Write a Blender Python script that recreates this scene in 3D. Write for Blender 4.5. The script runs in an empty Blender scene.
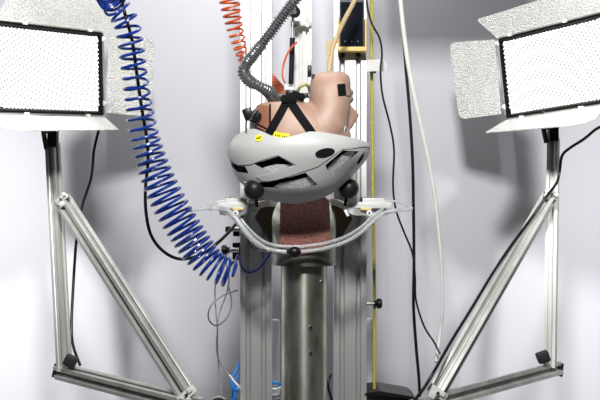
import bpy, bmesh, math, random
from mathutils import Vector, Matrix
from mathutils.bvhtree import BVHTree
random.seed(7)
S = bpy.context.scene
C = S.collection
CAMZ = 1.5
DEBUG = False

# ------------------------------------------------------------------ camera, world, lights, exposure
cd = bpy.data.cameras.new('camera'); cam = bpy.data.objects.new('camera', cd); C.objects.link(cam)
cam.location = (0, -2, CAMZ); cam.rotation_euler = (math.pi/2, 0, 0)
cd.sensor_width = 36; cd.lens = 60; cd.clip_start = .05; cd.clip_end = 50
S.camera = cam
w = bpy.data.worlds.new('studio'); S.world = w; w.use_nodes = True
w.node_tree.nodes['Background'].inputs[0].default_value = (.93, .94, 1, 1)
w.node_tree.nodes['Background'].inputs[1].default_value = .05
S.view_settings.view_transform = 'Standard'; S.view_settings.look = 'None'
S.view_settings.gamma = 1; S.view_settings.use_curve_mapping = False
S.view_settings.exposure = 0.0

def area(name, loc, target, size, power, color=(1, 1, 1), sizey=None, spread=180):
    l = bpy.data.lights.new(name, 'AREA'); l.energy = power; l.color = color; l.size = size
    if sizey: l.shape = 'RECTANGLE'; l.size_y = sizey
    l.spread = math.radians(spread)
    o = bpy.data.objects.new(name, l); C.objects.link(o); o.location = loc
    o.rotation_euler = (Vector(target) - Vector(loc)).to_track_quat('-Z', 'Y').to_euler()
    return o
def spot(name, loc, target, power, angle, blend, radius, color=(1, 1, 1)):
    l = bpy.data.lights.new(name, 'SPOT'); l.energy = power; l.color = color
    l.spot_size = math.radians(angle); l.spot_blend = blend; l.shadow_soft_size = radius
    o = bpy.data.objects.new(name, l); C.objects.link(o); o.location = loc
    o.rotation_euler = (Vector(target) - Vector(loc)).to_track_quat('-Z', 'Y').to_euler()
    return o
area('key_flash', (0, -1.5, CAMZ+1.04), (0, .6, CAMZ-.0), .22, 46)
area('wall_top_fill', (-.12, .22, CAMZ+1.12), (-.1, .71, CAMZ+.35), .5, 6)  # added fill lamp, brightens the top of the wall and its shadows
spot('side_flash_left', (-.80, -1.4, CAMZ+.95), (-1.05, .70, CAMZ-.18), 350, 39, 1, .10)
spot('side_flash_right', (.80, -1.4, CAMZ+.95), (1.02, .70, CAMZ-.18), 265, 39, 1, .10)

# ------------------------------------------------------------------ helpers
def P(px, py, d):
    return Vector(((px-300)*d/1000, d-2, CAMZ+(200-py)*d/1000))
def PP(pts, d=None):
    return [P(*p) if len(p) == 3 else P(p[0], p[1], d) for p in pts]

W = {}
def thing(name, label, cat, loc, group=None):
    o = bpy.data.objects.new(name, None); C.objects.link(o)
    o.location = loc; o.empty_display_size = .02
    o['label'] = label; o['category'] = cat
    if group: o['group'] = group
    W[o.name] = Vector(loc); return o
def tag(o, label, cat, group=None):
    o['label'] = label; o['category'] = cat
    if group: o['group'] = group
    return o
def obj(name, bm, m, parent=None, smooth=True, label=None, kind=None, angle=.7):
    """links a bmesh (world coordinates) as one mesh object"""
    bmesh.ops.recalc_face_normals(bm, faces=bm.faces[:])
    if parent:
        off = W[parent.name]
    else:
        xs = [v.co for v in bm.verts]
        off = Vector(((min(v.x for v in xs)+max(v.x for v in xs))/2, (min(v.y for v in xs)+max(v.y for v in xs))/2, min(v.z for v in xs)))
    bmesh.ops.translate(bm, verts=bm.verts[:], vec=-off)
    me = bpy.data.meshes.new(name)
    if smooth:
        for f in bm.faces: f.smooth = True
        for e in bm.edges:
            if len(e.link_faces) == 2:
                if e.calc_face_angle(0) > angle: e.smooth = False
    bm.to_mesh(me); bm.free()
    for mm in (m if isinstance(m, list) else [m]): me.materials.append(mm)
    o = bpy.data.objects.new(name, me); C.objects.link(o)
    if parent: o.parent = parent
    else: o.location = off
    W[o.name] = off
    if label: o['label'] = label
    if kind: o['kind'] = kind
    return o

def frames(pts):
    n = len(pts); T = []
    for i in range(n):
        a = pts[max(i-1, 0)]; b = pts[min(i+1, n-1)]
        T.append((b-a).normalized())
    ref = Vector((0, -1, 0))
    if abs(T[0].dot(ref)) > .9: ref = Vector((1, 0, 0))
    u = (ref - T[0]*ref.dot(T[0])).normalized(); out = []
    for i in range(n):
        u = u - T[i]*u.dot(T[i])
        u = u.normalized() if u.length > 1e-6 else Vector((1, 0, 0))
        out.append((T[i], u, T[i].cross(u)))
    return out
def tube(bm, pts, r, seg=10, caps=True):
    F = frames(pts); rings = []
    for i, p in enumerate(pts):
        rr = r[i] if isinstance(r, (list, tuple)) else r
        t, u, v = F[i]
        rings.append([bm.verts.new(p + u*rr*math.cos(a) + v*rr*math.sin(a)) for a in [2*math.pi*k/seg for k in range(seg)]])
    for A, B in zip(rings, rings[1:]):
        for k in range(seg):
            bm.faces.new((A[k], A[(k+1) % seg], B[(k+1) % seg], B[k]))
    if caps:
        bm.faces.new(rings[0][::-1]); bm.faces.new(rings[-1])
    return bm
def sweep(bm, pts, section, rot=0):
    """extrude a 2D closed section along straight/curved pts"""
    F = frames(pts); rings = []
    c, s = math.cos(rot), math.sin(rot)
    for i, p in enumerate(pts):
        t, u, v = F[i]
        rings.append([bm.verts.new(p + u*(x*c-y*s) + v*(x*s+y*c)) for x, y in section])
    n = len(section)
    for A, B in zip(rings, rings[1:]):
        for k in range(n): bm.faces.new((A[k], A[(k+1) % n], B[(k+1) % n], B[k]))
    bm.faces.new(rings[0][::-1]); bm.faces.new(rings[-1])
    return bm
def spline(pts, n=8):
    """Catmull-Rom through pts"""
    q = [2*pts[0]-pts[1]] + list(pts) + [2*pts[-1]-pts[-2]]; out = []
    for i in range(1, len(q)-2):
        a, b, c, d = q[i-1], q[i], q[i+1], q[i+2]
        for k in range(n):
            t = k/n
            out.append(.5*((2*b)+(c-a)*t+(2*a-5*b+4*c-d)*t*t+(3*b-a-3*c+d)*t**3))
    out.append(pts[-1].copy()); return out
def resample(pts, step):
    out = [pts[0].copy()]; acc = 0
    for a, b in zip(pts, pts[1:]):
        L = (b-a).length; t = step-acc
        while t <= L:
            out.append(a.lerp(b, t/L)); t += step
        acc = (acc+L) % step if L else acc
        acc = L-(t-step)
    return out
def box(bm, c, s, bev=0, M=None):
    r = bmesh.ops.create_cube(bm, size=1)
    vs = r['verts']
    for v in vs: v.co = Vector((v.co.x*s[0], v.co.y*s[1], v.co.z*s[2]))
    if bev:
        es = list({e for v in vs for e in v.link_edges})
        rr = bmesh.ops.bevel(bm, geom=es, offset=bev, segments=2, affect='EDGES', profile=.5)
        vs = list({v for f in rr['faces'] for v in f.verts} | {v for v in vs if v.is_valid})
        seen = set(vs); st = list(vs)
        while st:
            v = st.pop()
            for e in v.link_edges:
                o = e.other_vert(v)
                if o not in seen: seen.add(o); st.append(o)
        vs = list(seen)
    for v in vs:
        if M: v.co = M @ v.co
        v.co += Vector(c)
    return bm
def cyl(bm, a, b, r, seg=24, r2=None):
    return tube(bm, [a, b], [r, r if r2 is None else r2], seg)
def ball(bm, c, r, sub=3, sc=(1, 1, 1)):
    rr = bmesh.ops.create_icosphere(bm, subdivisions=sub, radius=r)
    for v in rr['verts']: v.co = Vector((v.co.x*sc[0], v.co.y*sc[1], v.co.z*sc[2])) + Vector(c)
    return bm
def prism(bm, pts, vec):
    A = [bm.verts.new(p) for p in pts]; B = [bm.verts.new(p+vec) for p in pts]; n = len(pts)
    bm.faces.new(A[::-1]); bm.faces.new(B)
    for k in range(n): bm.faces.new((A[k], A[(k+1) % n], B[(k+1) % n], B[k]))
    return bm
def rounded(pts, rads, n=5):
    """round corners of a planar 3D polygon"""
    out = []; m = len(pts)
    for i in range(m):
        p = pts[i]; a = pts[i-1]; b = pts[(i+1) % m]; r = rads[i] if isinstance(rads, (list, tuple)) else rads
        if r <= 0: out.append(p); continue
        pa = p+(a-p).normalized()*r; pb = p+(b-p).normalized()*r
        for k in range(n+1):
            t = k/n
            out.append(pa*(1-t)**2+p*2*t*(1-t)+pb*t*t)
    return out
def NB(): return bmesh.new()

# ------------------------------------------------------------------ materials
def mat(name, col, rough=.5, metal=0, col2=None, nscale=40, bump=0, bscale=200, coat=0, trans=0, ior=1.45, stretch=None, spec=None, rvar=0):
    m = bpy.data.materials.new(name); m.use_nodes = True; nt = m.node_tree; b = nt.nodes['Principled BSDF']
    b.inputs['Base Color'].default_value = (*col, 1); b.inputs['Roughness'].default_value = rough
    b.inputs['Metallic'].default_value = metal; b.inputs['Coat Weight'].default_value = coat
    b.inputs['Transmission Weight'].default_value = trans; b.inputs['IOR'].default_value = ior
    if spec is not None: b.inputs['Specular IOR Level'].default_value = spec
    tc = nt.nodes.new('ShaderNodeTexCoord'); mp = nt.nodes.new('ShaderNodeMapping')
    nt.links.new(tc.outputs['Object'], mp.inputs['Vector'])
    if stretch: mp.inputs['Scale'].default_value = stretch
    c2 = col2 or tuple(max(0, x*.93) for x in col)
    n = nt.nodes.new('ShaderNodeTexNoise'); n.inputs['Scale'].default_value = nscale; n.inputs['Detail'].default_value = 4
    nt.links.new(mp.outputs[0], n.inputs['Vector'])
    r = nt.nodes.new('ShaderNodeValToRGB'); r.color_ramp.elements[0].position = .38; r.color_ramp.elements[1].position = .62
    r.color_ramp.elements[0].color = (*col, 1); r.color_ramp.elements[1].color = (*c2, 1)
    nt.links.new(n.outputs['Fac'], r.inputs[0]); nt.links.new(r.outputs[0], b.inputs['Base Color'])
    if rvar:
        mr = nt.nodes.new('ShaderNodeMapRange'); mr.inputs['To Min'].default_value = rough-rvar; mr.inputs['To Max'].default_value = rough+rvar
        nt.links.new(n.outputs['Fac'], mr.inputs[0]); nt.links.new(mr.outputs[0], b.inputs['Roughness'])
    if bump:
        n2 = nt.nodes.new('ShaderNodeTexNoise'); n2.inputs['Scale'].default_value = bscale; n2.inputs['Detail'].default_value = 3
        nt.links.new(mp.outputs[0], n2.inputs['Vector'])
        bp = nt.nodes.new('ShaderNodeBump'); bp.inputs['Strength'].default_value = bump; bp.inputs['Distance'].default_value = .002
        nt.links.new(n2.outputs['Fac'], bp.inputs['Height']); nt.links.new(bp.outputs[0], b.inputs['Normal'])
    return m
M_wall = mat('painted_wall', (.62, .615, .65), .9, nscale=1.5, col2=(.61, .605, .64))
M_floor = mat('grey_floor', (.3, .3, .31), .6)
M_alu = mat('anodised_aluminium', (.50, .505, .475), .46, .50, nscale=30, stretch=(1, 1, .06), rvar=.05, col2=(.61, .615, .58))
M_alu_w = mat('rail_aluminium', (.70, .705, .68), .45, .88, nscale=30, stretch=(1, 1, .05), rvar=.05, col2=(.67, .675, .65))
M_steel = mat('bright_steel', (.62, .61, .58), .25, 1, nscale=60)
M_galv = mat('galvanised_steel', (.30, .31, .26), .34, .9, col2=(.15, .16, .125), nscale=45, stretch=(1, 1, .35), bump=.15, bscale=90, rvar=.1)
def aniso(m, a=.75):
    nt = m.node_tree; b = nt.nodes['Principled BSDF']; t = nt.nodes.new('ShaderNodeTangent'); t.direction_type = 'RADIAL'; t.axis = 'Z'
    nt.links.new(t.outputs[0], b.inputs['Tangent']); b.inputs['Anisotropic'].default_value = a; b.inputs['Anisotropic Rotation'].default_value = .25
M_pipe = mat('galvanised_pipe', (.46, .47, .40), .36, .9, col2=(.27, .28, .225), nscale=45, stretch=(1, 1, .35), rvar=.08)
aniso(M_pipe)
M_black = mat('black_plastic', (.008, .008, .009), .35, spec=.3)
M_rubber = mat('black_rubber', (.008, .009, .012), .28, nscale=20, spec=.35)
M_ball = mat('black_ball_rubber', (.011, .012, .014), .42, spec=.3)
M_fabric = mat('black_webbing', (.006, .006, .007), .75, bump=.3, bscale=900, spec=.12)
M_white = mat('white_plastic', (.64, .64, .61), .4)
M_wcord = mat('white_cord', (.78, .78, .72), .5, bump=.5, bscale=400)
M_blue = mat('blue_hose', (.006, .040, .28), .22, nscale=15, col2=(.005, .026, .20), coat=.3)
M_blue2 = mat('light_blue_cable', (.03, .25, .72), .35)
M_navy = mat('navy_cable', (.006, .01, .10), .3)
M_orange = mat('orange_hose', (.60, .10, .02), .3)
M_orange2 = mat('orange_rubber', (.70, .16, .05), .5)
M_skin = mat('silicone_skin', (.44, .29, .22), .5, nscale=22, col2=(.36, .22, .16), bump=.12, bscale=260)
M_skin2 = mat('silicone_skin_collar', (.33, .14, .085), .45, nscale=22, col2=(.27, .11, .065))
M_helmet = mat('grey_helmet_shell', (.475, .488, .465), .42, nscale=8, col2=(.465, .478, .455))
M_foam = mat('light_speckled_foam', (.66, .67, .68), .8, nscale=420, col2=(.34, .35, .36), bump=.7, bscale=500)
M_pad = mat('black_padding', (.006, .006, .007), .8, spec=.1)
M_yel = mat('yellow_sticker', (.86, .78, .02), .45)
M_yelh = mat('yellow_moulded_plastic', (.78, .56, .18), .5)
M_glass = mat('black_screen', (.008, .010, .014), .06)
M_key = mat('screen_key_marks', (.25, .26, .28), .4)
M_tan = mat('tan_braided_cord', (.62, .48, .27), .7, nscale=350, col2=(.40, .29, .14), bump=.6, bscale=600)
M_tan2 = mat('tan_webbing', (.60, .50, .30), .75, nscale=300, col2=(.50, .40, .22))
M_ycord = mat('yellow_green_braid', (.58, .52, .07), .6, nscale=330, col2=(.35, .28, .05), bump=.5, bscale=500)
M_hose = mat('grey_corrugated_hose', (.20, .205, .21), .26, .6, nscale=30, coat=.3)
M_brown = mat('dark_brown_plate', (.10, .07, .03), .4)
M_abr = mat('red_brown_abrasive_paper', (.27, .105, .08), .85, nscale=330, col2=(.09, .035, .028), bump=1, bscale=420)
M_gold = mat('amber_label', (.72, .56, .25), .5)
M_grey = mat('grey_cable', (.36, .38, .36), .4)
M_olive = mat('olive_cable', (.42, .40, .16), .4)
M_clear = mat('clear_plastic_tube', (.90, .92, .92), .12, trans=.72, ior=1.25)
M_dgrey = mat('dark_grey_cap', (.022, .023, .025), .5, spec=.3)
M_redbr = mat('brown_lever', (.05, .015, .010), .5)
M_frost = mat('translucent_white_plastic', (.78, .79, .80), .4)

def hammered():
    m = bpy.data.materials.new('hammered_aluminium'); m.use_nodes = True; nt = m.node_tree; b = nt.nodes['Principled BSDF']
    b.inputs['Base Color'].default_value = (.86, .86, .82, 1); b.inputs['Metallic'].default_value = .75; b.inputs['Roughness'].default_value = .34
    tc = nt.nodes.new('ShaderNodeTexCoord')
    v = nt.nodes.new('ShaderNodeTexVoronoi'); v.inputs['Scale'].default_value = 380
    nt.links.new(tc.outputs['Object'], v.inputs['Vector'])
    n = nt.nodes.new('ShaderNodeTexNoise'); n.inputs['Scale'].default_value = 260; nt.links.new(tc.outputs['Object'], n.inputs['Vector'])
    n3 = nt.nodes.new('ShaderNodeTexNoise'); n3.inputs['Scale'].default_value = 420; n3.inputs['Detail'].default_value = 2; nt.links.new(tc.outputs['Object'], n3.inputs['Vector'])  # specular speckle of the pebbled metal, put into the base colour
    r3 = nt.nodes.new('ShaderNodeValToRGB'); r3.color_ramp.elements[0].position = .40; r3.color_ramp.elements[1].position = .50
    r3.color_ramp.elements[0].color = (.55, .55, .51, 1); r3.color_ramp.elements[1].color = (.90, .90, .86, 1)
    nt.links.new(n3.outputs['Fac'], r3.inputs[0]); nt.links.new(r3.outputs[0], b.inputs['Base Color'])
    ad = nt.nodes.new('ShaderNodeMath'); ad.operation = 'ADD'
    nt.links.new(v.outputs['Distance'], ad.inputs[0]); nt.links.new(n.outputs['Fac'], ad.inputs[1])
    bp = nt.nodes.new('ShaderNodeBump'); bp.inputs['Strength'].default_value = 1; bp.inputs['Distance'].default_value = .003
    nt.links.new(ad.outputs[0], bp.inputs['Height']); nt.links.new(bp.outputs[0], b.inputs['Normal'])
    return m
M_ham = hammered()
M_ham.node_tree.nodes['Principled BSDF'].inputs['Metallic'].default_value = .3
def led_face(ang, k, dot=.35):
    """lit honeycomb diffuser: bright cells, dim dots between them; uses the face's own UVs in metres"""
    m = bpy.data.materials.new('lit_honeycomb'); m.use_nodes = True; nt = m.node_tree; b = nt.nodes['Principled BSDF']
    b.inputs['Base Color'].default_value = (.30, .30, .29, 1); b.inputs['Roughness'].default_value = .5
    uv = nt.nodes.new('ShaderNodeUVMap'); mp = nt.nodes.new('ShaderNodeMapping'); mp.inputs['Rotation'].default_value = (0, 0, ang)
    mp.inputs['Scale'].default_value = (k, k*.8, 1)
    nt.links.new(uv.outputs[0], mp.inputs[0])
    sp = nt.nodes.new('ShaderNodeSeparateXYZ'); nt.links.new(mp.outputs[0], sp.inputs[0])
    def mth(op, a, bb=None):
        n = nt.nodes.new('ShaderNodeMath'); n.operation = op
        for i, x in enumerate((a, bb)):
            if x is None: continue
            if isinstance(x, (int, float)): n.inputs[i].default_value = x
            else: nt.links.new(x, n.inputs[i])
        return n.outputs[0]
    s = mth('ADD', mth('SINE', sp.outputs[0]), mth('SINE', sp.outputs[1]))
    mr = nt.nodes.new('ShaderNodeMapRange'); mr.inputs['From Min'].default_value = -.1; mr.inputs['From Max'].default_value = .9
    mr.inputs['To Min'].default_value = 1; mr.inputs['To Max'].default_value = dot
    nt.links.new(s, mr.inputs[0])
    mr2 = nt.nodes.new('ShaderNodeMapRange'); mr2.inputs['From Min'].default_value = .5; mr2.inputs['From Max'].default_value = 1.5
    mr2.inputs['To Min'].default_value = .10; mr2.inputs['To Max'].default_value = .03
    nt.links.new(s, mr2.inputs[0]); nt.links.new(mr2.outputs[0], b.inputs['Base Color'])
    b.inputs['Emission Color'].default_value = (1, 1, .97, 1)
    st = mth('MULTIPLY', mr.outputs[0], LED_STRENGTH)
    nt.links.new(st, b.inputs['Emission Strength'])
    return m
LED_STRENGTH = 2.4

# ------------------------------------------------------------------ the setting
bm = NB(); box(bm, (0, .76, 1.5), (7, .1, 3.4)); o = obj('wall_back', bm, M_wall); o['kind'] = 'structure'
bm = NB(); box(bm, (0, -.9, -.05), (7, 4.6, .1)); o = obj('floor', bm, M_floor); o['kind'] = 'structure'

# ------------------------------------------------------------------ extrusion profiles
def tsec(w, h, nx=1, ny=1, so=.008, sd=.0085, sw=.016, sh=.004, ch=.0004):
    """closed outline of a T-slot extrusion; nx slots on the faces of width w, ny on those of height h"""
    pts = []
    def side(L, n, f):
        seq = [(-L/2, 0)]
        for k in range(n):
            c = -L/2 + L*(k+.5)/n
            seq += [(c-so/2-ch*1.6, 0), (c-so/2, -ch), (c-so/2, -sh), (c-sw/2, -sh), (c-sw/2, -sd), (c+sw/2, -sd), (c+sw/2, -sh), (c+so/2, -sh), (c+so/2, -ch), (c+so/2+ch*1.6, 0)]
        pts.extend(f(a, b) for a, b in seq)
    side(w, nx, lambda a, b: (a, -h/2-b))
    side(h, ny, lambda a, b: (w/2+b, a))
    side(w, nx, lambda a, b: (-a, h/2+b))
    side(h, ny, lambda a, b: (-w/2-b, -a))
    return pts
SEC30 = tsec(.029, .029, 1, 1, .0098, .0115, .016, .003, .0013)
SEC26 = tsec(.025, .025, 1, 1, .0084, .0105, .014, .0025, .0012)
def bar(bm, a, b, rot=0, sec=SEC30): return sweep(bm, [a, b], sec, rot)

def tower_column(px0, px1, label):
    d = 2.16; x0 = P(px0, 0, d).x; x1 = P(px1, 0, d).x; cx = (x0+x1)/2; wd = x1-x0
    t = thing('tower_column', label, 'column', (cx, d-2+.02, 0), 'aluminium tower columns')
    bm = NB(); sec = tsec(wd, .05, 2, 1, .0070, .0135, .014, .004, .0016)
    # vertical sweep: frame u=-y, v = z x (-y) = x
    sec = [(-y, x) for x, y in sec]
    sweep(bm, [Vector((cx, d-2+.025, .012)), Vector((cx, d-2+.025, 2.15))], sec)
    obj('profile', bm, M_alu_w, t, smooth=False)
    bm = NB(); box(bm, (cx, d-2+.025, .006), (.16, .14, .012), .002); obj('foot_plate', bm, M_steel, t)
    bm = NB(); box(bm, (cx, d-2+.025, 2.153), (wd+.002, .052, .006), .001); obj('end_cap', bm, M_dgrey, t)
    return t
tower_column(240.3, 271.6, 'left silver slotted tower column behind the coiled blue hose end')
tower_column(334, 366.5, 'right silver slotted tower column behind the mounted phone')

# centre rail behind the headform with its clamp and the damper rod
t = thing('guide_rail', 'slim white slotted centre rail hanging above the upside-down headform', 'rail', P(302, 101, 2.28))
cx = P(302, 0, 2.28)
bm = NB(); sec = [(-y, x) for x, y in tsec(.030, .03, 1, 1, .007, .008, .012, .002)]
sweep(bm, [Vector((P(301, 0, 2.28).x, .28, P(0, 101, 2.28).z)), Vector((P(301, 0, 2.28).x, .28, 2.15))], sec)
obj('profile', bm, M_white, t, smooth=False)
bm = NB(); a = P(309.5, -60, 2.26); b = P(309.5, 96, 2.26)
box(bm, (a+b)/2, (.008, .012, (a-b).length)); obj('track_strip', bm, M_alu, t, smooth=False)
bm = NB()
box(bm, P(301, 24, 2.25), (.046, .02, .012), .002); box(bm, P(293, 22, 2.245), (.006, .02, .03), .001); box(bm, P(307.5, 15, 2.245), (.008, .02, .06), .001)
obj('clamp_bracket', bm, M_white, t)
for px, py in ((295.5, 26), (307, 25.5)):
    bm = NB(); p = P(px, py, 2.235); cyl(bm, p, p+Vector((0, -.006, 0)), .0028, 12); obj('bolt', bm, M_steel, t)
bm = NB(); box(bm, P(309.5, 71, 2.245), (.009, .01, .022), .001); obj('end_stop', bm, M_black, t)
bm = NB(); box(bm, P(309.5, 62, 2.245), (.007, .01, .016), .001); obj('slider_block', bm, M_frost, t)
bm = NB(); box(bm, P(309.5, 82, 2.245), (.008, .01, .02), .001); obj('slider_block', bm, M_frost, t)

t = thing('damper_rod', 'black damper rod hanging left of the slim centre rail', 'rod', P(291, 92, 2.2))
bm = NB(); cyl(bm, P(292.5, 38, 2.2), P(291, 84, 2.2), .0058, 18); obj('sleeve', bm, M_rubber, t)
bm = NB(); cyl(bm, P(293, 8, 2.2), P(292.5, 39, 2.2), .0022, 12); obj('rod', bm, M_steel, t)
bm = NB(); cyl(bm, P(291, 84, 2.2), P(290.5, 92, 2.2), .003, 12); obj('rod', bm, M_steel, t)
bm = NB(); cyl(bm, P(294.5, 12, 2.205), P(294.5, 12, 2.18), .013, 20); obj('pulley', bm, M_black, t)
bm = NB(); cyl(bm, P(294.5, 12, 2.182), P(294.5, 12, 2.176), .005, 16); obj('hub', bm, M_steel, t)

# ------------------------------------------------------------------ light panels with barn doors
def led_panel(label, TR, BR, TL0, BL0, WD, doors, ang, bracket_px, bracket_d, hinges, lever_side):
    """TR/BR: far edge corners, TL0/BL0: points on the top/bottom edges towards the near end"""
    U = ((TL0-TR).normalized()+(BL0-BR).normalized()).normalized()
    V = (TR-BR); H = V.length; V = (V-U*V.dot(U)).normalized()
    N = U.cross(V)
    if N.y > 0: N = -N
    O = BR.copy()
    L = lambda u, v, n=0: O+U*u+V*v+N*n
    t = thing('light_panel', label, 'lamp', L(WD/2, 0, -.03), 'studio light panels on slotted stands')
    bm = NB(); prism(bm, [L(.002, .002, -.004), L(WD-.002, .002, -.004), L(WD-.002, H-.002, -.004), L(.002, H-.002, -.004)], -N*.045)
    obj('housing', bm, M_black, t, smooth=False)
    # rim: rounded tube around the face
    rim = rounded([L(0, 0), L(WD, 0), L(WD, H), L(0, H)], .010, 4)
    bm = NB(); tube(bm, rim+[rim[0]], .0028, 8, caps=False); obj('rim', bm, M_steel, t)
    bm = NB()
    for (a, b) in ((L(.004, .008, .001), L(WD-.004, .008, .001)), (L(.004, H-.008, .001), L(WD-.004, H-.008, .001)), (L(.008, .004, .001), L(.008, H-.004, .001)), (L(WD-.008, .004, .001), L(WD-.008, H-.004, .001))):
        tube(bm, [a, b], .0032, 4)
    obj('inner_frame', bm, M_black, t, smooth=False)
    # diffuser with a saw-tooth honeycomb edge
    e0, e1 = .020, .011; st = .0098; A = .0048; pts = []
    n = int((WD-e0-e1)/st)
    for k in range(n): pts += [(e0+k*st, e1), (e0+(k+.5)*st, e1+A)]
    pts.append((WD-e1, e1)); n2 = int((H-2*e1)/st)
    for k in range(1, n2): pts += [(WD-e1-A, e1+(k-.5)*st), (WD-e1, e1+k*st)]
    pts.append((WD-e1, H-e1))
    for k in range(n, 0, -1): pts += [(e0+k*st-.001, H-e1-.001), (e0+(k-.5)*st, H-e1-A)]
    pts.append((e0, H-e1))
    for k in range(n2-1, 0, -1): pts += [(e0-A, e1+(k+.5)*st), (e0, e1+k*st)]
    bm = NB(); A_ = [bm.verts.new(L(u, v, .0022)) for u, v in pts]; f = bm.faces.new(A_)
    uvl = bm.loops.layers.uv.new('UVMap')
    for lp, (u, v) in zip(f.loops, pts): lp[uvl].uv = (u, v)
    Bv = [bm.verts.new(L(u, v, -.003)) for u, v in pts]; bm.faces.new(Bv[::-1])
    for k in range(len(pts)): bm.faces.new((A_[k], Bv[k], Bv[(k+1) % len(pts)], A_[(k+1) % len(pts)]))
    obj('honeycomb_diffuser', bm, led_face(*ang), t, smooth=False)
    for q, rr in doors:
        pts3 = [L(*p) if len(p) == 3 and p[2] != 'px' else P(p[0], p[1], p[3]) for p in q]
        nn = (pts3[1]-pts3[0]).cross(pts3[2]-pts3[0]).normalized()
        if nn.y < 0: nn = -nn
        bm = NB(); prism(bm, rounded(pts3, rr), nn*.0018); obj('barn_door', bm, M_ham, t, smooth=False)
    for (u, v) in hinges:
        p = L(u, v, .001)
        ax = U if (v <= 0 or v >= H*.98) else V
        if v == 1: p = L(u, H, .001); ax = U
        bm = NB(); cyl(bm, p-ax*.006, p+ax*.006, .0030, 12); box(bm, p+N*.002, (.010, .003, .006), .0008); obj('hinge', bm, M_frost, t)
    # yoke bracket down to the stand
    bx, by0, by1 = bracket_px
    a = P(bx, by0, bracket_d); b = P(bx, by1, bracket_d)
    bm = NB(); box(bm, (a+b)/2, (.022, .022, (a-b).length), .002); obj('mount_spigot', bm, M_black, t)
    k0 = P(bx+lever_side*9, by0, bracket_d-.01); k1 = P(bx+lever_side*6.5, by1+2, bracket_d-.01)
    bm = NB(); tube(bm, spline([k0, k0.lerp(k1, .5)+Vector((lever_side*.004, 0, 0)), k1], 5), [.007]*5+[.0055]*6, 10); cyl(bm, k0.lerp(k1, .55), P(bx, (by0+by1)/2+1, bracket_d-.005), .004, 12)
    obj('lever', bm, M_redbr, t)
    return t, L, H
px = lambda x, y, d: (x, y, 'px', d)
DL = 2.35
led_panel('white-lit light panel at upper left beside the coiled blue hose',
          P(107, 33, DL), P(104, 116, DL), P(0, 20.5, 2.12), P(0, 113.5, 2.12), .305,
          [([px(108, 32, 2.35), px(-4, 19, 2.12), px(17, -20, 2.13), px(122, -12, 2.37)], [0, 0, .02, .02]),
           ([px(109, 34, 2.36), px(106, 112.5, 2.36), px(150, 117, 2.42), px(156, 40, 2.42)], [0, 0, .03, .02]),
           ([px(104.5, 117, 2.34), px(-6, 114.5, 2.11), px(4, 130.5, 2.0), px(119, 129.5, 2.23)], [0, 0, .045, .004])],
          (math.radians(28), 2*math.pi/.0080, .20), (53, 112, 147), 2.27, [(.04, 1), (.22, 1), (.22, 0), (.05, 0), (0, .18), (0, .03)], -1)
led_panel('white-lit light panel at upper right, tilted, beside the white hanging cord',
          P(497, 38.5, DL), P(506, 119.5, DL), P(600, 15.5, 2.12), P(600, 102.5, 2.12), .305,
          [([px(497, 38, 2.35), px(476, 19.5, 2.38), px(588, -15, 2.14), px(609, 12, 2.12)], [0, .012, .02, 0]),
           ([px(495, 39.5, 2.36), px(449, 42.5, 2.44), px(459, 119.5, 2.44), px(501, 114, 2.36)], [0, .02, .02, 0]),
           ([px(506, 120, 2.34), px(485, 132.5, 2.23), px(592, 123.5, 2.0), px(608, 103, 2.12)], [0, .006, .06, 0])],
          (math.radians(60), 2*math.pi/.0080, .20), (553, 110, 141), 2.27, [(.04, 1), (.20, 1), (.05, 0), (.22, 0), (0, .18), (0, .03)], -1)

# ------------------------------------------------------------------ slotted stands that carry the panels
def stand(label, top, bot, d_top, d_bot, b0, b1, l0, l1, cap, endcap, colx):
    t = thing('panel_stand', label, 'stand', P(bot[0], bot[1], d_bot), 'slotted stands of the light panels')
    bm = NB(); bar(bm, P(*top, d_top), P(*bot, d_bot), math.radians(24), SEC26); obj('upright', bm, M_alu, t, smooth=False)
    bm = NB(); bar(bm, P(*b0), P(*b1), math.radians(28)); obj('brace', bm, M_alu, t, smooth=False)
    bm = NB(); bar(bm, P(*l0), P(*l1), math.radians(12)); obj('lower_bar', bm, M_alu, t, smooth=False)
    e = P(*l0); f = P(*l1); dr = (e-f).normalized()
    bm = NB(); sweep(bm, [e, e+dr*.002], [(-.0152, -.0152), (.0152, -.0152), (.0152, .0152), (-.0152, .0152)], math.radians(12)); obj('end_cap', bm, M_dgrey, t, smooth=False)
    # dark corner wedge between upright and lower bar
    bm = NB(); box(bm, P(*cap), (.026, .022, .024), .003, Matrix.Rotation(math.radians(endcap), 3, 'Y')); obj('corner_cap', bm, M_dgrey, t)
    # joint castings at both ends of the brace
    for q, s in ((b0, .9), (b1, 1.15)):
        p = P(q[0], q[1], q[2]-.018)
        dd = (P(*b1)-P(*b0)).normalized(); ang = math.atan2(dd.x, dd.z)
        R = Matrix.Rotation(ang, 3, 'Y')
        bm = NB(); box(bm, p, (.036*s, .014, .014*s), .002, R); box(bm, p+Vector((0, -.006, 0))+R@Vector((.006, 0, .010)), (.014, .014, .012), .002, R)
        box(bm, p+Vector((0, -.006, 0))+R@Vector((-.010, 0, -.004)), (.010, .012, .010), .002, R)
        j = obj('joint_bracket', bm, M_white if s > 1 else M_alu, t)
        bm = NB(); pp = p+Vector((0, -.009, 0)); cyl(bm, pp, pp+Vector((0, -.006, 0)), .0035, 10); obj('bolt', bm, M_steel, j)
    # arm that ties the lower bar to the tower column (just below the picture)
    a = P(*l1); bm = NB(); bar(bm, a+Vector((0, .0, -.062)), Vector((colx, .185, a.z-.062))); obj('tie_bar', bm, M_alu, t, smooth=False)
    return t
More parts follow.
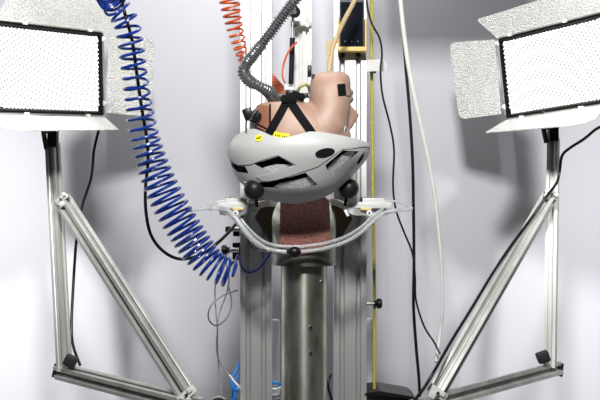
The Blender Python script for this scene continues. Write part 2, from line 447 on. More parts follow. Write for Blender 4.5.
stand('left slotted stand holding the upper left light panel', (52.5, 143), (64.5, 371), 2.29, 2.2,
      (62, 199, 2.23), (187, 394, 1.97), (59, 371, 2.22), (200, 407, 1.93), (70.5, 361, 2.17), 25, -.128)
stand('right slotted stand holding the upper right light panel', (553.5, 138), (550, 368), 2.29, 2.2,
      (551, 194, 2.23), (437, 392, 1.97), (557, 368.5, 2.22), (415, 407, 1.93), (543, 357, 2.17), -20, .145)

# ------------------------------------------------------------------ helmet
HD = 1.93
def hz(py): return CAMZ+(200-py)*HD/1000
def hx(px_): return (px_-300)*HD/1000
ROWS = [(112, 262, 340), (120, 251, 349), (128, 243, 357), (135, 237, 364), (143, 231.5, 369), (150, 229, 370), (158, 229.3, 367.5), (166, 231.5, 361.5),
        (174, 234.5, 354.5), (182, 239, 347.5), (189, 246, 340), (195, 255, 330), (199.5, 266, 319), (202.5, 279, 306), (204, 290, 298)]
def row_at(z):
    py = 200-(z-CAMZ)*1000/HD
    for a, b in zip(ROWS, ROWS[1:]):
        if a[0] <= py <= b[0]:
            t = (py-a[0])/(b[0]-a[0]); return a[1]+(b[1]-a[1])*t, a[2]+(b[2]-a[2])*t
    return None
def loft(bm, rows, inset=0, ratio=.375, n=64, ex=2.2, depth=None, d=HD):
    rings = []
    for i, r in enumerate(rows):
        xl, xr = (r[1]-300)*d/1000+inset, (r[2]-300)*d/1000-inset
        xr = max(xr, xl+.004)
        z = CAMZ+(200-r[0])*d/1000
        if inset: z = max(z, CAMZ+(200-rows[-1][0])*d/1000+inset+.0006*(len(rows)-i))
        a = (xr-xl)/2; b = (r[3] if len(r) > 3 else a*2*ratio); c = (xl+xr)/2
        ring = []
        for k in range(n):
            t = 2*math.pi*k/n; cs, sn = math.cos(t), math.sin(t)
            ring.append(bm.verts.new((c+a*math.copysign(abs(cs)**(2/ex), cs), d-2+b*math.copysign(abs(sn)**(2/ex), sn), z)))
        rings.append(ring)
    for A, B in zip(rings, rings[1:]):
        for k in range(n): bm.faces.new((A[k], A[(k+1) % n], B[(k+1) % n], B[k]))
    bm.faces.new(rings[0][::-1]); bm.faces.new(rings[-1])
    bmesh.ops.recalc_face_normals(bm, faces=bm.faces[:])
    return bm
def dense(rows, m=4):
    """smooth resampling of a row table"""
    v = [Vector(r[:3]) if len(r) == 3 else Vector(r) for r in rows]
    if len(rows[0]) == 4: v = [Vector(r) for r in rows]
    return [tuple(x) for x in spline(v, m)]
DROWS0 = dense(ROWS, 3)
DROWS = [(r[0], r[1]+1.3, r[2]-1.3) for r in DROWS0]
def tmp(bm, name='tmp'):
    bmesh.ops.recalc_face_normals(bm, faces=bm.faces[:])
    me = bpy.data.meshes.new(name); bm.to_mesh(me)
    o = bpy.data.objects.new(name, me); C.objects.link(o); return o
def bvh_of(bm): return BVHTree.FromBMesh(bm)
CAMP = Vector((0, -2, CAMZ))
def hit(tree, px_, py_, off=0.0):
    d = Vector(((px_-300)/1000, 1, (200-py_)/1000)).normalized()
    h = tree.ray_cast(CAMP, d)
    if h[0] is None:
        h2 = tree.find_nearest(P(px_, py_, HD)); return h2[0]+h2[1]*off, h2[1]
    n = h[1] if h[1].dot(d) < 0 else -h[1]
    return h[0]+n*off, n
def boolean(o, cutters, op='DIFFERENCE'):
    for c in cutters:
        m = o.modifiers.new('b', 'BOOLEAN'); m.object = c; m.operation = op; m.solver = 'EXACT'
    bpy.context.view_layer.update()
    me = bpy.data.meshes.new_from_object(o.evaluated_get(bpy.context.evaluated_depsgraph_get()))
    bm = NB(); bm.from_mesh(me)
    bmesh.ops.transform(bm, matrix=o.matrix_world, verts=bm.verts[:])
    bpy.data.objects.remove(o)
    for c in cutters: bpy.data.objects.remove(c)
    if DEBUG: print("BOOL", op, len(bm.faces), round(min([v.co.z for v in bm.verts] or [0]), 3), flush=True)
    return bm
bmO = NB(); loft(bmO, DROWS); TR_O = bvh_of(loft(NB(), DROWS0))

def vent(poly, both=True, y0=-.30, shrink=0):
    """prism cutter along y; outline projected to where the sight line meets the shell"""
    pts = [hit(TR_O, *p)[0] for p in poly]
    bm = NB(); prism(bm, [Vector((p.x, y0, p.z)) for p in pts], Vector((0, (.42 if both else .235), 0)))
    o1 = tmp(bm); bm.free(); return [o1]
VA = [(228.0, 160), (231, 161.5), (237.5, 165.6), (245, 166.5), (248.5, 173.2), (238, 172), (229, 167)]
VB = [(254, 163.8), (278.5, 156.2), (294, 165), (272.5, 172.2), (262, 168)]
VC = [(241, 180.6), (252, 182.6), (268, 182), (290, 177.2), (305.5, 172.6), (317.5, 184.5), (303, 188), (288, 189.2), (274, 187.5), (258, 187), (246, 185.5)]
VD = [(325.5, 165), (334, 158), (342.5, 150.4), (359, 151.2), (350, 159.5), (340, 168), (332.5, 176.5), (327.5, 171)]
VE = [(365.6, 150.8), (363.5, 157.5), (358.2, 165), (357, 162), (361, 155.5)]
RIM = [(220, 136), (238, 134.5), (245, 130), (250, 128.3), (256, 128), (264, 131), (272, 135), (281, 137.6), (288, 137), (298, 134), (309, 131), (318, 131.2), (332, 133.6), (348, 137), (361, 140.5), (367, 143), (371, 144), (380, 145)]
def rim_cutter(dz=0):
    top = [Vector((hx(x), -.35, hz(200-(200-y)*(1-.055*math.sqrt(max(0, 1-((x-300)/70)**2))))+dz)) for x, y in RIM]
    pts = top+[Vector((hx(380), -.35, hz(80))), Vector((hx(220), -.35, hz(80)))]
    bm = NB(); prism(bm, pts, Vector((0, .6, 0))); o = tmp(bm); bm.free(); return o

t = thing('bike_helmet', 'light grey mountain bike helmet held upside down over the anvil', 'helmet', P(300, 204, HD))
# 1 outer shell (lower layer)
o = tmp(bmO)
bm = NB(); loft(bm, DROWS, .0035); inner = tmp(bm); bm.free()
cuts = [inner, rim_cutter()]
cuts += vent(VA, False)
for v in (VB, VC, VD): cuts += vent(v)
cuts += vent(VE, False)
bm = boolean(o, cuts); obj('shell', bm, M_helmet, t, angle=.5)
# 2 raised upper layer of the shell: band between the rim and the crease
def scaled(rows, g):
    return [(r[0], r[1]-g, r[2]+g) for r in rows]
UP = [(220, 120), (380, 120), (380, 147), (366, 146.5), (352, 148.5), (342, 149.3), (330, 158), (318, 166.5), (304, 171.2), (290, 176), (276, 180), (268, 181.2), (262, 181.2), (256, 177), (275, 173.2), (296, 166),
      (295, 164.3), (278, 155.2), (262, 160), (250, 164.6), (238, 165), (232, 160.5), (226, 155.5), (220, 150)]
rows2 = scaled(DROWS0, .7)
bmU = NB(); loft(bmU, rows2, 0, .377)
TRU = bvh_of(bmU); o = tmp(bmU)
bm = NB(); loft(bm, DROWS, -.0002, .375); inn = tmp(bm); bm.free()
pts = [Vector((hx(x), -.30, hz(y))) if (x < 226 or x > 371 or y < 125) else Vector((hit(TRU, x, y)[0].x, -.30, hit(TRU, x, y)[0].z)) for x, y in UP]
bm = NB(); prism(bm, pts, Vector((0, .46, 0))); keep = tmp(bm); bm.free()
bm = boolean(o, [inn, rim_cutter()])
o = tmp(bm); bm.free()
bm = boolean(o, [keep], 'INTERSECT'); o = tmp(bm); bm.free()
cuts = []
cuts += vent(VA, False)
for v in (VB, VC, VD): cuts += vent(v)
bm = boolean(o, cuts)
print('UPPER', len(bm.faces))
if len(bm.faces): obj('upper_shell', bm, M_helmet, t, angle=.5)
# middle layer: everything above the fold that runs along the belly of the shell
o = tmp(bmL := loft(NB(), scaled(DROWS0, -.2), 0, .376))
TRL = bvh_of(bmL)
bm = NB(); loft(bm, DROWS, -.0002, .375); inn = tmp(bm); bm.free()
LB = [(218, 150), (382, 140), (372, 152), (363, 168), (352, 180), (340, 186.5), (322, 192), (300, 195), (280, 194.3), (262, 190.5), (248, 185.5), (238, 183), (226, 176)]
pts = [Vector((hit(TRL, x, y)[0].x if 229 < x < 366 else hx(x), -.30, hit(TRL, x, y)[0].z if 229 < x < 366 else hz(y))) for x, y in LB]
bm = NB(); prism(bm, pts, Vector((0, .46, 0))); keep = tmp(bm); bm.free()
bm = boolean(o, [inn, rim_cutter()]); o = tmp(bm); bm.free()
bm = boolean(o, [keep], 'INTERSECT'); o = tmp(bm); bm.free()
cuts = vent(VA, False)+vent(VE, False)
for v in (VB, VC, VD): cuts += vent(v)
bm = boolean(o, cuts); obj('middle_shell', bm, M_helmet, t, angle=.5)
# 3 speckled foam liner with darker openings
bm = NB(); loft(bm, DROWS, .008); o = tmp(bm); bm.free()
bm = NB(); loft(bm, DROWS, .017); inn = tmp(bm); bm.free()
cuts = [inn, rim_cutter(-.004)]
cuts += vent([(226, 158), (248, 164), (250, 176), (236, 175)], False)
cuts += vent([(250, 162), (278.5, 154), (296, 163), (290, 164.6), (276, 164), (264, 167), (258, 174)])
cuts += vent([(238, 178), (268, 178), (306, 168), (308, 176.5), (298, 179.5), (288, 181.3), (279, 183.5), (268, 190), (240, 189)])
cuts += vent([(322, 164), (342, 147), (352, 148), (344, 153.5), (335, 159.5), (328, 167), (325, 172)])
bm = boolean(o, cuts); obj('foam_liner', bm, M_foam, t, angle=.5)
# 4 black padding
bm = NB(); loft(bm, DROWS, .0185); o = tmp(bm); bm.free()
bm = NB(); loft(bm, DROWS, .0205); inn = tmp(bm); bm.free()
bm = boolean(o, [inn, rim_cutter(-.012)]); obj('padding', bm, M_pad, t)
# oval plug, sticker with its oval logo
def decal(bm, tree, cx_, cy_, a, b, ang, off, thick, n=32):
    c, nn = hit(tree, cx_, cy_, off)
    ux = Vector((1, 0, 0)); ux = (ux-nn*ux.dot(nn)).normalized(); uz = nn.cross(ux)
    if uz.z < 0: uz = -uz
    ca, sa = math.cos(ang), math.sin(ang)
    e1 = ux*ca+uz*sa; e2 = -ux*sa+uz*ca
    pts = [c+e1*a*math.cos(2*math.pi*k/n)+e2*b*math.sin(2*math.pi*k/n) for k in range(n)]
    prism(bm, pts, -nn*thick); return c, nn, e1, e2
bm = NB(); decal(bm, TRU, 325, 152.6, .0185, .0080, math.radians(9), .0008, .004); pl = obj('oval_plug', bm, M_black, t)
bm = NB(); decal(bm, TRU, 259, 138.2, .0072, .0072, 0, .0012, .0022); st = obj('round_sticker', bm, M_yel, t, label='round yellow sticker with a small black oval logo')
bm = NB(); c0, nn, e1, e2 = decal(bm, TRU, 259, 138.2, .0056, .0022, math.radians(12), .0016, .0004); obj('oval_logo', bm, M_black, st)
def text_mesh(txt, size, c, ex_, ey_, nn, m, parent, name):
    cu = bpy.data.curves.new(name, 'FONT'); cu.body = txt; cu.size = size; cu.align_x = 'CENTER'; cu.align_y = 'CENTER'; cu.extrude = .00008
    o = bpy.data.objects.new(name, cu); C.objects.link(o); bpy.context.view_layer.update()
    me = bpy.data.meshes.new_from_object(o.evaluated_get(bpy.context.evaluated_depsgraph_get())); bpy.data.objects.remove(o)
    bm = NB(); bm.from_mesh(me)
    for v in bm.verts: v.co = c+ex_*v.co.x+ey_*v.co.y+nn*(v.co.z+.0002)
    return obj(name, bm, m, parent, smooth=False)
text_mesh('mips', .0042, c0, e1, e2, nn, M_yel, st, 'logo_lettering')
BV_HELMET = TRU

# ------------------------------------------------------------------ headform (upside down, facing right)
HEAD = dense([(103.5, 268, 308, .030), (104.5, 259, 314, .050), (112, 254, 330, .064), (124, 250, 346, .072), (138, 249, 351, .076), (155, 252, 348, .072), (170, 264, 334, .056), (180, 282, 316, .030)], 4)
JAW = dense([(72.0, 329, 342, .008), (73.5, 317, 346, .024), (77, 311.5, 349.5, .036), (84, 310.3, 350.8, .046), (92, 309.5, 350, .052), (100, 309, 350.5, .056), (108, 308, 350, .060), (118, 304, 348.5, .066), (132, 296, 347, .070), (148, 290, 340, .066)], 4)
bm = NB(); loft(bm, HEAD, 0, ex=2.3); o = tmp(bm); bm.free()
parts = []
bm = NB(); loft(bm, JAW, 0, ex=2.5); parts.append(tmp(bm)); bm.free()
bm = NB()   # nose: wedge that narrows to its tip
A = [P(344, 105, HD), P(351, 106.5, HD), P(359.3, 115, HD), P(352, 128, HD), P(344, 131, HD)]
hw = [.022, .016, .0065, .012, .022]
a = [bm.verts.new(p+Vector((0, -h, 0))) for p, h in zip(A, hw)]; b = [bm.verts.new(p+Vector((0, h, 0))) for p, h in zip(A, hw)]
bm.faces.new(a[::-1]); bm.faces.new(b)
for k in range(5): bm.faces.new((a[k], a[(k+1) % 5], b[(k+1) % 5], b[k]))
bmesh.ops.recalc_face_normals(bm, faces=bm.faces[:])
parts.append(tmp(bm)); bm.free()
for (x, y, r, sx) in ((349.5, 92.5, .0085, 1), (349.5, 99.5, .0085, 1)):
    bm = NB(); ball(bm, P(x, y, HD), r, 3, (1, 2.4, .8)); parts.append(tmp(bm)); bm.free()
bm = boolean(o, parts, 'UNION'); o = tmp(bm); bm.free()
m = o.modifiers.new('r', 'REMESH'); m.mode = 'VOXEL'; m.voxel_size = .0024
m = o.modifiers.new('s', 'SMOOTH'); m.factor = .5; m.iterations = 4
bm = boolean(o, [])
TRH = bvh_of(bm)
t = thing('headform', 'pink silicone test headform upside down in the grey helmet, facing right', 'dummy head', P(300, 184, HD))
obj('head', bm, M_skin, t, angle=3)
# collar segment at the back, its seam and the two black cords around it
def ribbon(tree, path, wd, off, thick, n=8, m=3):
    """flat strap lying on a surface, traced along path"""
    pp = spline([Vector((x, y, 0)) for x, y in path], n); rows = []
    for i, p in enumerate(pp):
        a = pp[max(i-1, 0)]; b = pp[min(i+1, len(pp)-1)]; d_ = (b-a).normalized(); nrm = Vector((-d_.y, d_.x, 0))
        rows.append([hit(tree, *(p+nrm*(wd*(k/(m-1)-.5)))[:2], off) for k in range(m)])
    bm = NB(); top = [[bm.verts.new(c) for c, n_ in r] for r in rows]; bot = [[bm.verts.new(c-n_*thick) for c, n_ in r] for r in rows]
    for G in (top, bot):
        for A, B in zip(G, G[1:]):
            for k in range(m-1): bm.faces.new((A[k], A[k+1], B[k+1], B[k]))
    for k in (0, m-1):
        for i in range(len(rows)-1): bm.faces.new((top[i][k], top[i+1][k], bot[i+1][k], bot[i][k]))
    for i in (0, len(rows)-1):
        for k in range(m-1): bm.faces.new((top[i][k], top[i][k+1], bot[i][k+1], bot[i][k]))
    return bm
obj('collar_patch', ribbon(TRH, [(262.5, 105.5), (262, 116), (263, 128), (266, 136)], 14, .0012, .003, m=7), M_skin2, t, label='darker reddish rear piece of the head')
obj('seam', ribbon(TRH, [(270.3, 104.5), (270.2, 130)], 1.6, .0016, .002), M_black, t)
bm = NB()
for pth in ([(252, 121), (260, 125), (268, 129.5)], [(251, 124), (259, 128.5), (267, 133)]):
    tube(bm, spline([hit(TRH, x, y, .0022)[0] for x, y in pth], 6), .0013, 8)
obj('cord', bm, M_black, t)
obj('square_marker', ribbon(TRH, [(341.0, 84), (342.2, 96)], 8, .0008, .001, m=4), M_black, t)
bm = NB(); c, nn, _, _ = decal(bm, TRH, 345, 129, .006, .0035, math.radians(60), .0012, .003); ey = obj('eye', bm, M_frost, t)
bm = NB(); decal(bm, TRH, 345, 129, .0034, .0018, math.radians(60), .0018, .001); obj('pupil', bm, M_black, ey)
obj('mouth_line', ribbon(TRH, [(346.5, 96), (351, 96)], .9, .0008, .001), M_redbr, t)
bm = NB(); a = P(313.5, 76.6, 1.92)
prism(bm, PP([(312, 73.5), (314.5, 74.5), (316, 76.2), (320.5, 75), (320.5, 77), (312, 78.8)], 1.905), Vector((0, .03, 0))); obj('chin_notch', bm, M_black, t, smooth=False)
obj('size_tape', ribbon(TRH, [(271, 134), (279, 136.5), (289, 138)], 8.0, .0012, .001, m=4), M_yel, t, label='yellow tape with small black marks')
bm = NB()
for x0 in (277.5, 279.5, 281.5, 284.5, 286.5, 288.5):
    c, n_ = hit(TRH, x0-1.5, 135.0+.16*(x0-277), .0022); box(bm, c, (.0020, .0008, .0022 if x0 % 2 else .0042))
obj('tape_marks', bm, M_black, t, smooth=False)

# chin straps of the helmet: a V over the headform, knotted at its apex
s = obj('strap', ribbon(TRH, [(288, 100), (280.5, 114), (271, 131), (266, 141)], 7.6, .003, .002), M_fabric, bpy.data.objects['bike_helmet'])
s = obj('strap', ribbon(TRH, [(288, 100), (296, 111), (304, 122), (316, 139)], 7.6, .0045, .002), M_fabric, bpy.data.objects['bike_helmet'])
bm = NB()
box(bm, P(291.5, 94, 1.885), (.022, .020, .014), .003, Matrix.Rotation(.1, 3, 'Y'))
obj('strap_buckle', bm, M_black, bpy.data.objects['bike_helmet'])
bm = NB(); box(bm, P(289, 99, 1.872), (.028, .012, .016), .003); box(bm, P(298, 96, 1.88), (.026, .012, .014), .003, Matrix.Rotation(math.radians(18), 3, 'Y'))
obj('strap_keeper', bm, M_fabric, bpy.data.objects['bike_helmet'])

# dark cable clump behind the neck, between hose and strap
t = thing('connector_block', 'dark cable connector sitting on the headform behind the crossed straps', 'connector', P(285, 104, 1.97))
bm = NB(); box(bm, P(283, 98.5, 1.96), (.062, .03, .019), .004); box(bm, P(304, 98, 1.96), (.018, .024, .018), .003); obj('body', bm, M_black, t)
bm = NB(); cyl(bm, P(298, 98, 1.945), P(298, 98, 1.937), .005, 14); obj('screw', bm, M_steel, t)
bm = NB(); cyl(bm, P(307, 101, 1.95), P(307, 101, 1.938), .006, 14); obj('cap', bm, M_frost, t)
bm = NB(); box(bm, P(290, 89, 2.03), (.018, .012, .008), .002); cyl(bm, P(286, 84, 2.03), P(286, 90, 2.03), .004, 12); obj('clip', bm, M_frost, t)
bm = NB(); tube(bm, spline(PP([(297, 92, 1.95), (300, 87, 1.94), (305, 84.5, 1.94), (309, 87, 1.95), (310, 93, 1.97)]), 6), .0034, 10)
tag(obj('cable_loop', bm, M_olive), 'short olive green cable loop beside the jaw of the headform', 'cable')

t = thing('strap_adjuster', 'black plastic strap adjuster with silver cords at the left of the headform', 'buckle', P(252, 122, 1.88))
bm = NB(); R = Matrix.Rotation(math.radians(-20), 3, 'Y')
box(bm, P(254.5, 116.5, 1.87), (.018, .014, .024), .003, Matrix.Rotation(math.radians(38), 3, 'Y')); box(bm, P(248, 114, 1.875), (.018, .014, .022), .003, R)
obj('body', bm, M_black, t)
bm = NB()
for k in range(3): tube(bm, spline(PP([(249+k*1.2, 121-k, 1.862), (252+k, 116-k, 1.857), (256+k, 110.5-k*.2, 1.862)]), 5), .0013, 8)
obj('silver_cord', bm, M_steel, t)
bm = NB(); tube(bm, spline(PP([(247, 119, 1.87), (246, 125, 1.865), (246.5, 130, 1.862)]), 5), .0015, 8); obj('tail', bm, M_black, t)

# ------------------------------------------------------------------ carrier under the helmet: fork, white blocks, balls
def carrier(side, label):
    L_ = side < 0
    X = (lambda a, b: a) if L_ else (lambda a, b: b)
    t = thing('helmet_carrier', label, 'bracket', P(X(236, 370), 214, 2.0), 'carrier arms under the helmet')
    path = PP([(220, 212, 1.97), (238, 212, 1.965), (247, 210.5, 1.955), (255, 206, 1.965), (266, 203.5, 2.02), (277, 203.5, 2.10), (279, 203.5, 2.17)] if L_ else
              [(386, 211, 1.97), (364, 212, 1.965), (353, 211.5, 1.955), (345, 206, 1.965), (336, 202.5, 2.02), (329, 202.5, 2.10), (333, 203, 2.17)])
    bm = NB(); F = spline(path, 8)
    rings = []
    for i, p in enumerate(F):
        a_ = F[max(i-1, 0)]; b_ = F[min(i+1, len(F)-1)]; tt = (b_-a_); n_ = Vector((-tt.y, tt.x, 0)).normalized()*.0035
        zz = Vector((0, 0, .0065))
        rings.append([bm.verts.new(p+n_+zz), bm.verts.new(p-n_+zz), bm.verts.new(p-n_-zz), bm.verts.new(p+n_-zz)])
    for A, B in zip(rings, rings[1:]):
        for k in range(4): bm.faces.new((A[k], A[(k+1) % 4], B[(k+1) % 4], B[k]))
    bm.faces.new(rings[0]); bm.faces.new(rings[-1])
    obj('fork_arm', bm, M_alu, t, angle=.6)
    bm = NB(); x0, x1 = X(218.5, 348), X(257, 391)
    c = P((x0+x1)/2, 205.3, 1.97); box(bm, c, ((x1-x0)*.00197, .034, .012), .0015)
    x0, x1 = X(226.5, 362), X(247, 384); c = P((x0+x1)/2, 200.3, 1.972); box(bm, c, ((x1-x0)*.00197, .026, .0085), .0012)
    obj('white_block', bm, M_white, t)
    bm = NB(); box(bm, P(X(238, 366), 208.8, 1.955), (.022, .006, .0055), .001); obj('amber_insert', bm, M_gold, t)
    bm = NB(); c = P(X(236, 369), 212.8, 1.95); cyl(bm, c, c+Vector((0, -.010, 0)), .0055, 18); sc = obj('round_nut', bm, M_frost, t)
    bm = NB(); c = c+Vector((0, -.010, 0)); cyl(bm, c, c+Vector((0, -.002, 0)), .002, 10); obj('stud', bm, M_steel, sc)
    for q in (X(230, 361.5), X(243, 365)):
        bm = NB(); cyl(bm, P(q, 197.5, 1.965), P(q, 201.5, 1.965), .0022, 10); cyl(bm, P(q, 199.8, 1.965), P(q, 200.4, 1.965), .004, 10); obj('screw', bm, M_black, t)
    bm = NB(); pts = PP([(263, 206), (276, 204), (279, 236), (270, 243), (254, 216)] if L_ else [(331, 204), (344, 205), (352.5, 219), (336.5, 245), (332, 240)], 2.13)
    prism(bm, pts, Vector((0, .004, 0))); obj('gusset_plate', bm, M_brown, t, smooth=False)
    bm = NB(); box(bm, P(X(255.5, 346.5), 213, 1.94), (.0055, .006, .014), .001, Matrix.Rotation(math.radians(X(28, -28)), 3, 'Y')); obj('bright_bolt', bm, M_frost, t)
    # ball rest on its stem
    bx_, by_ = X(254.2, 348.8), X(189.6, 188.4)
    c, n_ = hit(BV_HELMET, bx_, by_, 0); r_ = .0195
    c = c+n_*(r_*.93)
    c = CAMP+(P(bx_, by_, 1)-CAMP).normalized()*(c-CAMP).length
    bm = NB(); ball(bm, c, r_, 4); obj('ball_rest', bm, M_ball, t)
    e = P(X(257, 345), 206, 1.955); bm = NB(); tube(bm, spline([c+Vector((0, .008, -.008)), (c+e)/2+Vector((0, .014, .0)), e], 5), .0034, 12); obj('ball_stem', bm, M_black, t)
    return t
carrier(-1, 'left carrier arm with black ball and white block under the helmet')
carrier(1, 'right carrier arm with black ball and white block under the helmet')

t = thing('clear_tube', 'clear plastic tube looping below the helmet with a black ball clip', 'tube', P(296, 256, 1.95))
main = PP([(380, 200.5, 1.985), (396, 201.5, 1.975), (407, 205.5, 1.965), (411.5, 208.8, 1.955), (400, 209.8, 1.945), (388, 212, 1.94), (379, 216, 1.935), (370, 224.5, 1.93), (360, 233.5, 1.93), (345, 242, 1.93), (325, 248.3, 1.93), (308, 251, 1.93), (296, 251.8, 1.93),
           (283, 251.5, 1.93), (270, 249.5, 1.93), (258, 244, 1.93), (247, 234, 1.93), (238, 222, 1.935), (231, 213.5, 1.94), (224, 209.3, 1.945), (209, 208.2, 1.95), (195, 209.5, 1.955), (188.5, 210.6, 1.96), (200, 206.2, 1.97), (213, 202.5, 1.98), (228, 200, 1.985)])
sp_ = spline(main, 8); N_ = len(sp_)
def rad(i):
    k = i/8
    if k < 2.5 or k > 22.5: return .0022
    if k < 4: return .0022+.0016*(k-2.5)/1.5
    if k > 20.5: return .0022+.0018*(22.5-k)/2
    return .0040+(.0016 if 14.5 < k < 20 else 0)
bm = NB(); tube(bm, sp_, [rad(i) for i in range(N_)], 12); obj('tube', bm, M_clear, t)
sec_ = [p+Vector((.001, .006, .006)) for p in PP([(383, 212, 1.94), (373, 219, 1.93), (362, 229.5, 1.93), (346, 239.5, 1.93), (326, 246, 1.93), (308, 249, 1.93), (296, 249.8, 1.93), (283, 249.5, 1.93), (270, 247.5, 1.93), (259, 242, 1.93), (248, 232, 1.93), (240, 222, 1.935)])]
bm = NB(); tube(bm, spline(sec_, 8), .0032, 10); obj('tube', bm, M_clear, t)
bm = NB(); tube(bm, spline([p+Vector((0, .0, .0005)) for p in main[5:20]], 8), .0009, 8); obj('inner_line', bm, M_frost, t)
bm = NB(); ball(bm, P(294.5, 252, 1.915), .0095, 4, (1.35, 1, 1.1)); ball(bm, P(289.5, 251.5, 1.92), .006, 3); obj('ball_clip', bm, M_black, t)
for q in ((268, 249.5), (373, 222)):
    bm = NB(); c = P(q[0], q[1], 1.93); tube(bm, [c+Vector((-.002, 0, 0)), c+Vector((.002, 0, 0))], .0062, 14); obj('collar_clip', bm, M_grey, t)

# ------------------------------------------------------------------ anvil and its post
AD = 2.02; ax0 = P(304, 0, AD).x
def az(py, d=AD): return CAMZ+(200-py)*d/1000
t = thing('impact_anvil', 'slanted steel anvil faced with red-brown abrasive paper below the helmet', 'anvil', (ax0, AD-2, az(262)))
R_ = .0645; zb = az(262); zl = az(256, AD-R_)
bm = NB(); n = 64; lo = []; hi = []
for k in range(n):
    a = 2*math.pi*k/n; x = ax0+R_*math.cos(a); y = AD-2+R_*math.sin(a)
    z = zl+(y-(AD-2-R_))*math.tan(math.radians(46))
    lo.append(bm.verts.new((x, y, zb))); hi.append(bm.verts.new((x, y, max(z, zb+.004))))
bm.faces.new(lo[::-1]); bm.faces.new(hi)
for k in range(n): bm.faces.new((lo[k], lo[(k+1) % n], hi[(k+1) % n], hi[k]))
obj('anvil_body', bm, M_galv, t, angle=.5)
bm = NB(); ya, yb = AD-2-R_*.97, AD-2+R_*.9; hwid = .0505
nx_ = 20; top = []
for k in range(nx_+1):
    x = ax0+.002+hwid*(2*k/nx_-1); yy = AD-2-math.sqrt(max(0, R_**2-(x-ax0)**2))+.0015
    top.append(Vector((x, yy, zl+1.036*(yy-(AD-2-R_))+.0006)))
bot = [Vector((p.x, 2*(AD-2)-p.y, zl+1.036*(2*(AD-2)-p.y-(AD-2-R_))+.0006)) for p in top[::-1]]
pts = top+bot
prism(bm, pts, Vector((0, -.0012, .0012))); obj('abrasive_paper', bm, M_abr, t, smooth=False)
bm = NB(); cyl(bm, Vector((ax0, AD-2, az(264.5))), Vector((ax0, AD-2, az(261.5))), R_*1.03, 64); obj('base_flange', bm, M_galv, t, angle=.5)
t = thing('anvil_post', 'round galvanised steel post standing between the tower columns under the anvil', 'post', (ax0, AD-2, 0))
bm = NB(); cyl(bm, Vector((ax0, AD-2, .012)), Vector((ax0, AD-2, az(264.5))), .0467, 64); obj('pipe', bm, M_pipe, t, angle=.5)
bm = NB(); cyl(bm, Vector((ax0, AD-2, 0)), Vector((ax0, AD-2, .012)), .075, 48); obj('base_plate', bm, M_steel, t, angle=.5)
for x, y in ((310.5, 327.5), (310.5, 353), (321.5, 281.5)):
    p = P(x, y, AD); yy = AD-2-math.sqrt(.0467**2-(p.x-ax0)**2); p = Vector((p.x, yy, p.z-.0)); p = P(x, y, yy+2)
    nn = Vector((p.x-ax0, p.y-(AD-2), 0)).normalized(); bm = NB(); cyl(bm, p-nn*.002, p+nn*.0025, .0042, 14); b_ = obj('bolt', bm, M_steel, t)
    bm = NB(); cyl(bm, p+nn*.002, p+nn*.0029, .0018, 8); obj('socket', bm, M_black, b_)

# unseen box added above the frame to cast shade on the upper wall
bm = NB(); box(bm, (.30, .05, CAMZ+.68), (.30, .10, .16), .004)
tag(obj('shade_box', bm, M_dgrey), 'dark grey unseen box added above the frame to shade the upper wall', 'box')

# pale round posts far behind the columns
for x, y, lab in ((275, 319, 'short pale round post behind the gap left of the steel post'), (369, 318, 'short pale round post right of the right tower column')):
    d = 2.42; p = P(x, y, d); bm = NB()
    tube(bm, [Vector((p.x, p.y, 0)), Vector((p.x, p.y, p.z-.008)), Vector((p.x, p.y, p.z-.002)), Vector((p.x, p.y, p.z))], [.012, .012, .010, .004], 20)
    tag(obj('round_post', bm, M_frost), lab, 'post', 'pale posts behind the tower')

# ------------------------------------------------------------------ clamp knobs
def knob(x0, x1, y, d, label, r=.011, stem_r=.0045, block=None, to=None):
    sgn = 1 if x1 > x0 else -1
    t = thing('clamp_knob', label, 'knob', P((x0+x1)/2, y+3, d), 'black clamp knobs on the tower columns')
    a = P(x0, y, d); b = P(x1, y, d); e = Vector((sgn, 0, 0))
    bm = NB(); cyl(bm, a, b, stem_r, 16); obj('stem', bm, M_steel, t)
    bm = NB(); rr = []; n_ = 30
    tube(bm, [b-e*.002, b+e*.001, b+e*.008, b+e*.011], [r*.6, r, r, r*.7], 20); tube(bm, [b-e*.007, b-e*.001], [r*.55, r*.55], 16)
    obj('grip', bm, M_black, t)
    if block:
        bm = NB(); box(bm, P(*block[:3]), block[3], .0015); obj('clamp_block', bm, M_black, t)
    return t
knob(366.5, 377, 303.5, 2.18, 'black clamp knob on the right side of the right tower column')
knob(239, 226.5, 250, 2.15, 'lower black clamp knob beside the end of the blue coiled hose', .011, .006, (236.5, 251, 2.17, (.016, .03, .036)))
knob(240, 230.5, 229.5, 2.15, 'upper black clamp knob, close under the left white block', .007, .005, (236.5, 233.5, 2.16, (.014, .02, .012)))

# ------------------------------------------------------------------ phone and its holder, bracket plate
t = thing('phone_holder', 'yellow holder clipped on the right tower column, gripping the black phone', 'holder', P(352, 58, 2.12))
bm = NB(); d = 2.150
outer = rounded(PP([(337.5, 20), (337.5, 51.5), (366, 51.5), (366, 20)], d), [.002, .004, .004, .002])
prism(bm, outer, Vector((0, .008, 0))); obj('back_tray', bm, M_yelh, t, smooth=False)
bm = NB(); box(bm, P(352, 50, 2.138), (.061, .030, .010), .002); obj('bottom_lip', bm, M_yelh, t)
for x in (338.3, 365.4):
    bm = NB(); box(bm, P(x, 34, 2.140), (.0035, .026, .065), .001); obj('side_rail', bm, M_yelh, t)
for x in (342.5, 358.5):
    bm = NB(); box(bm, P(x, 54.8, 2.152), (.009, .014, .008), .001); obj('foot_clip', bm, M_black, t)
t = thing('mobile_phone', 'black mobile phone with a dark screen standing in the yellow holder', 'phone', P(352, 47, 2.12))
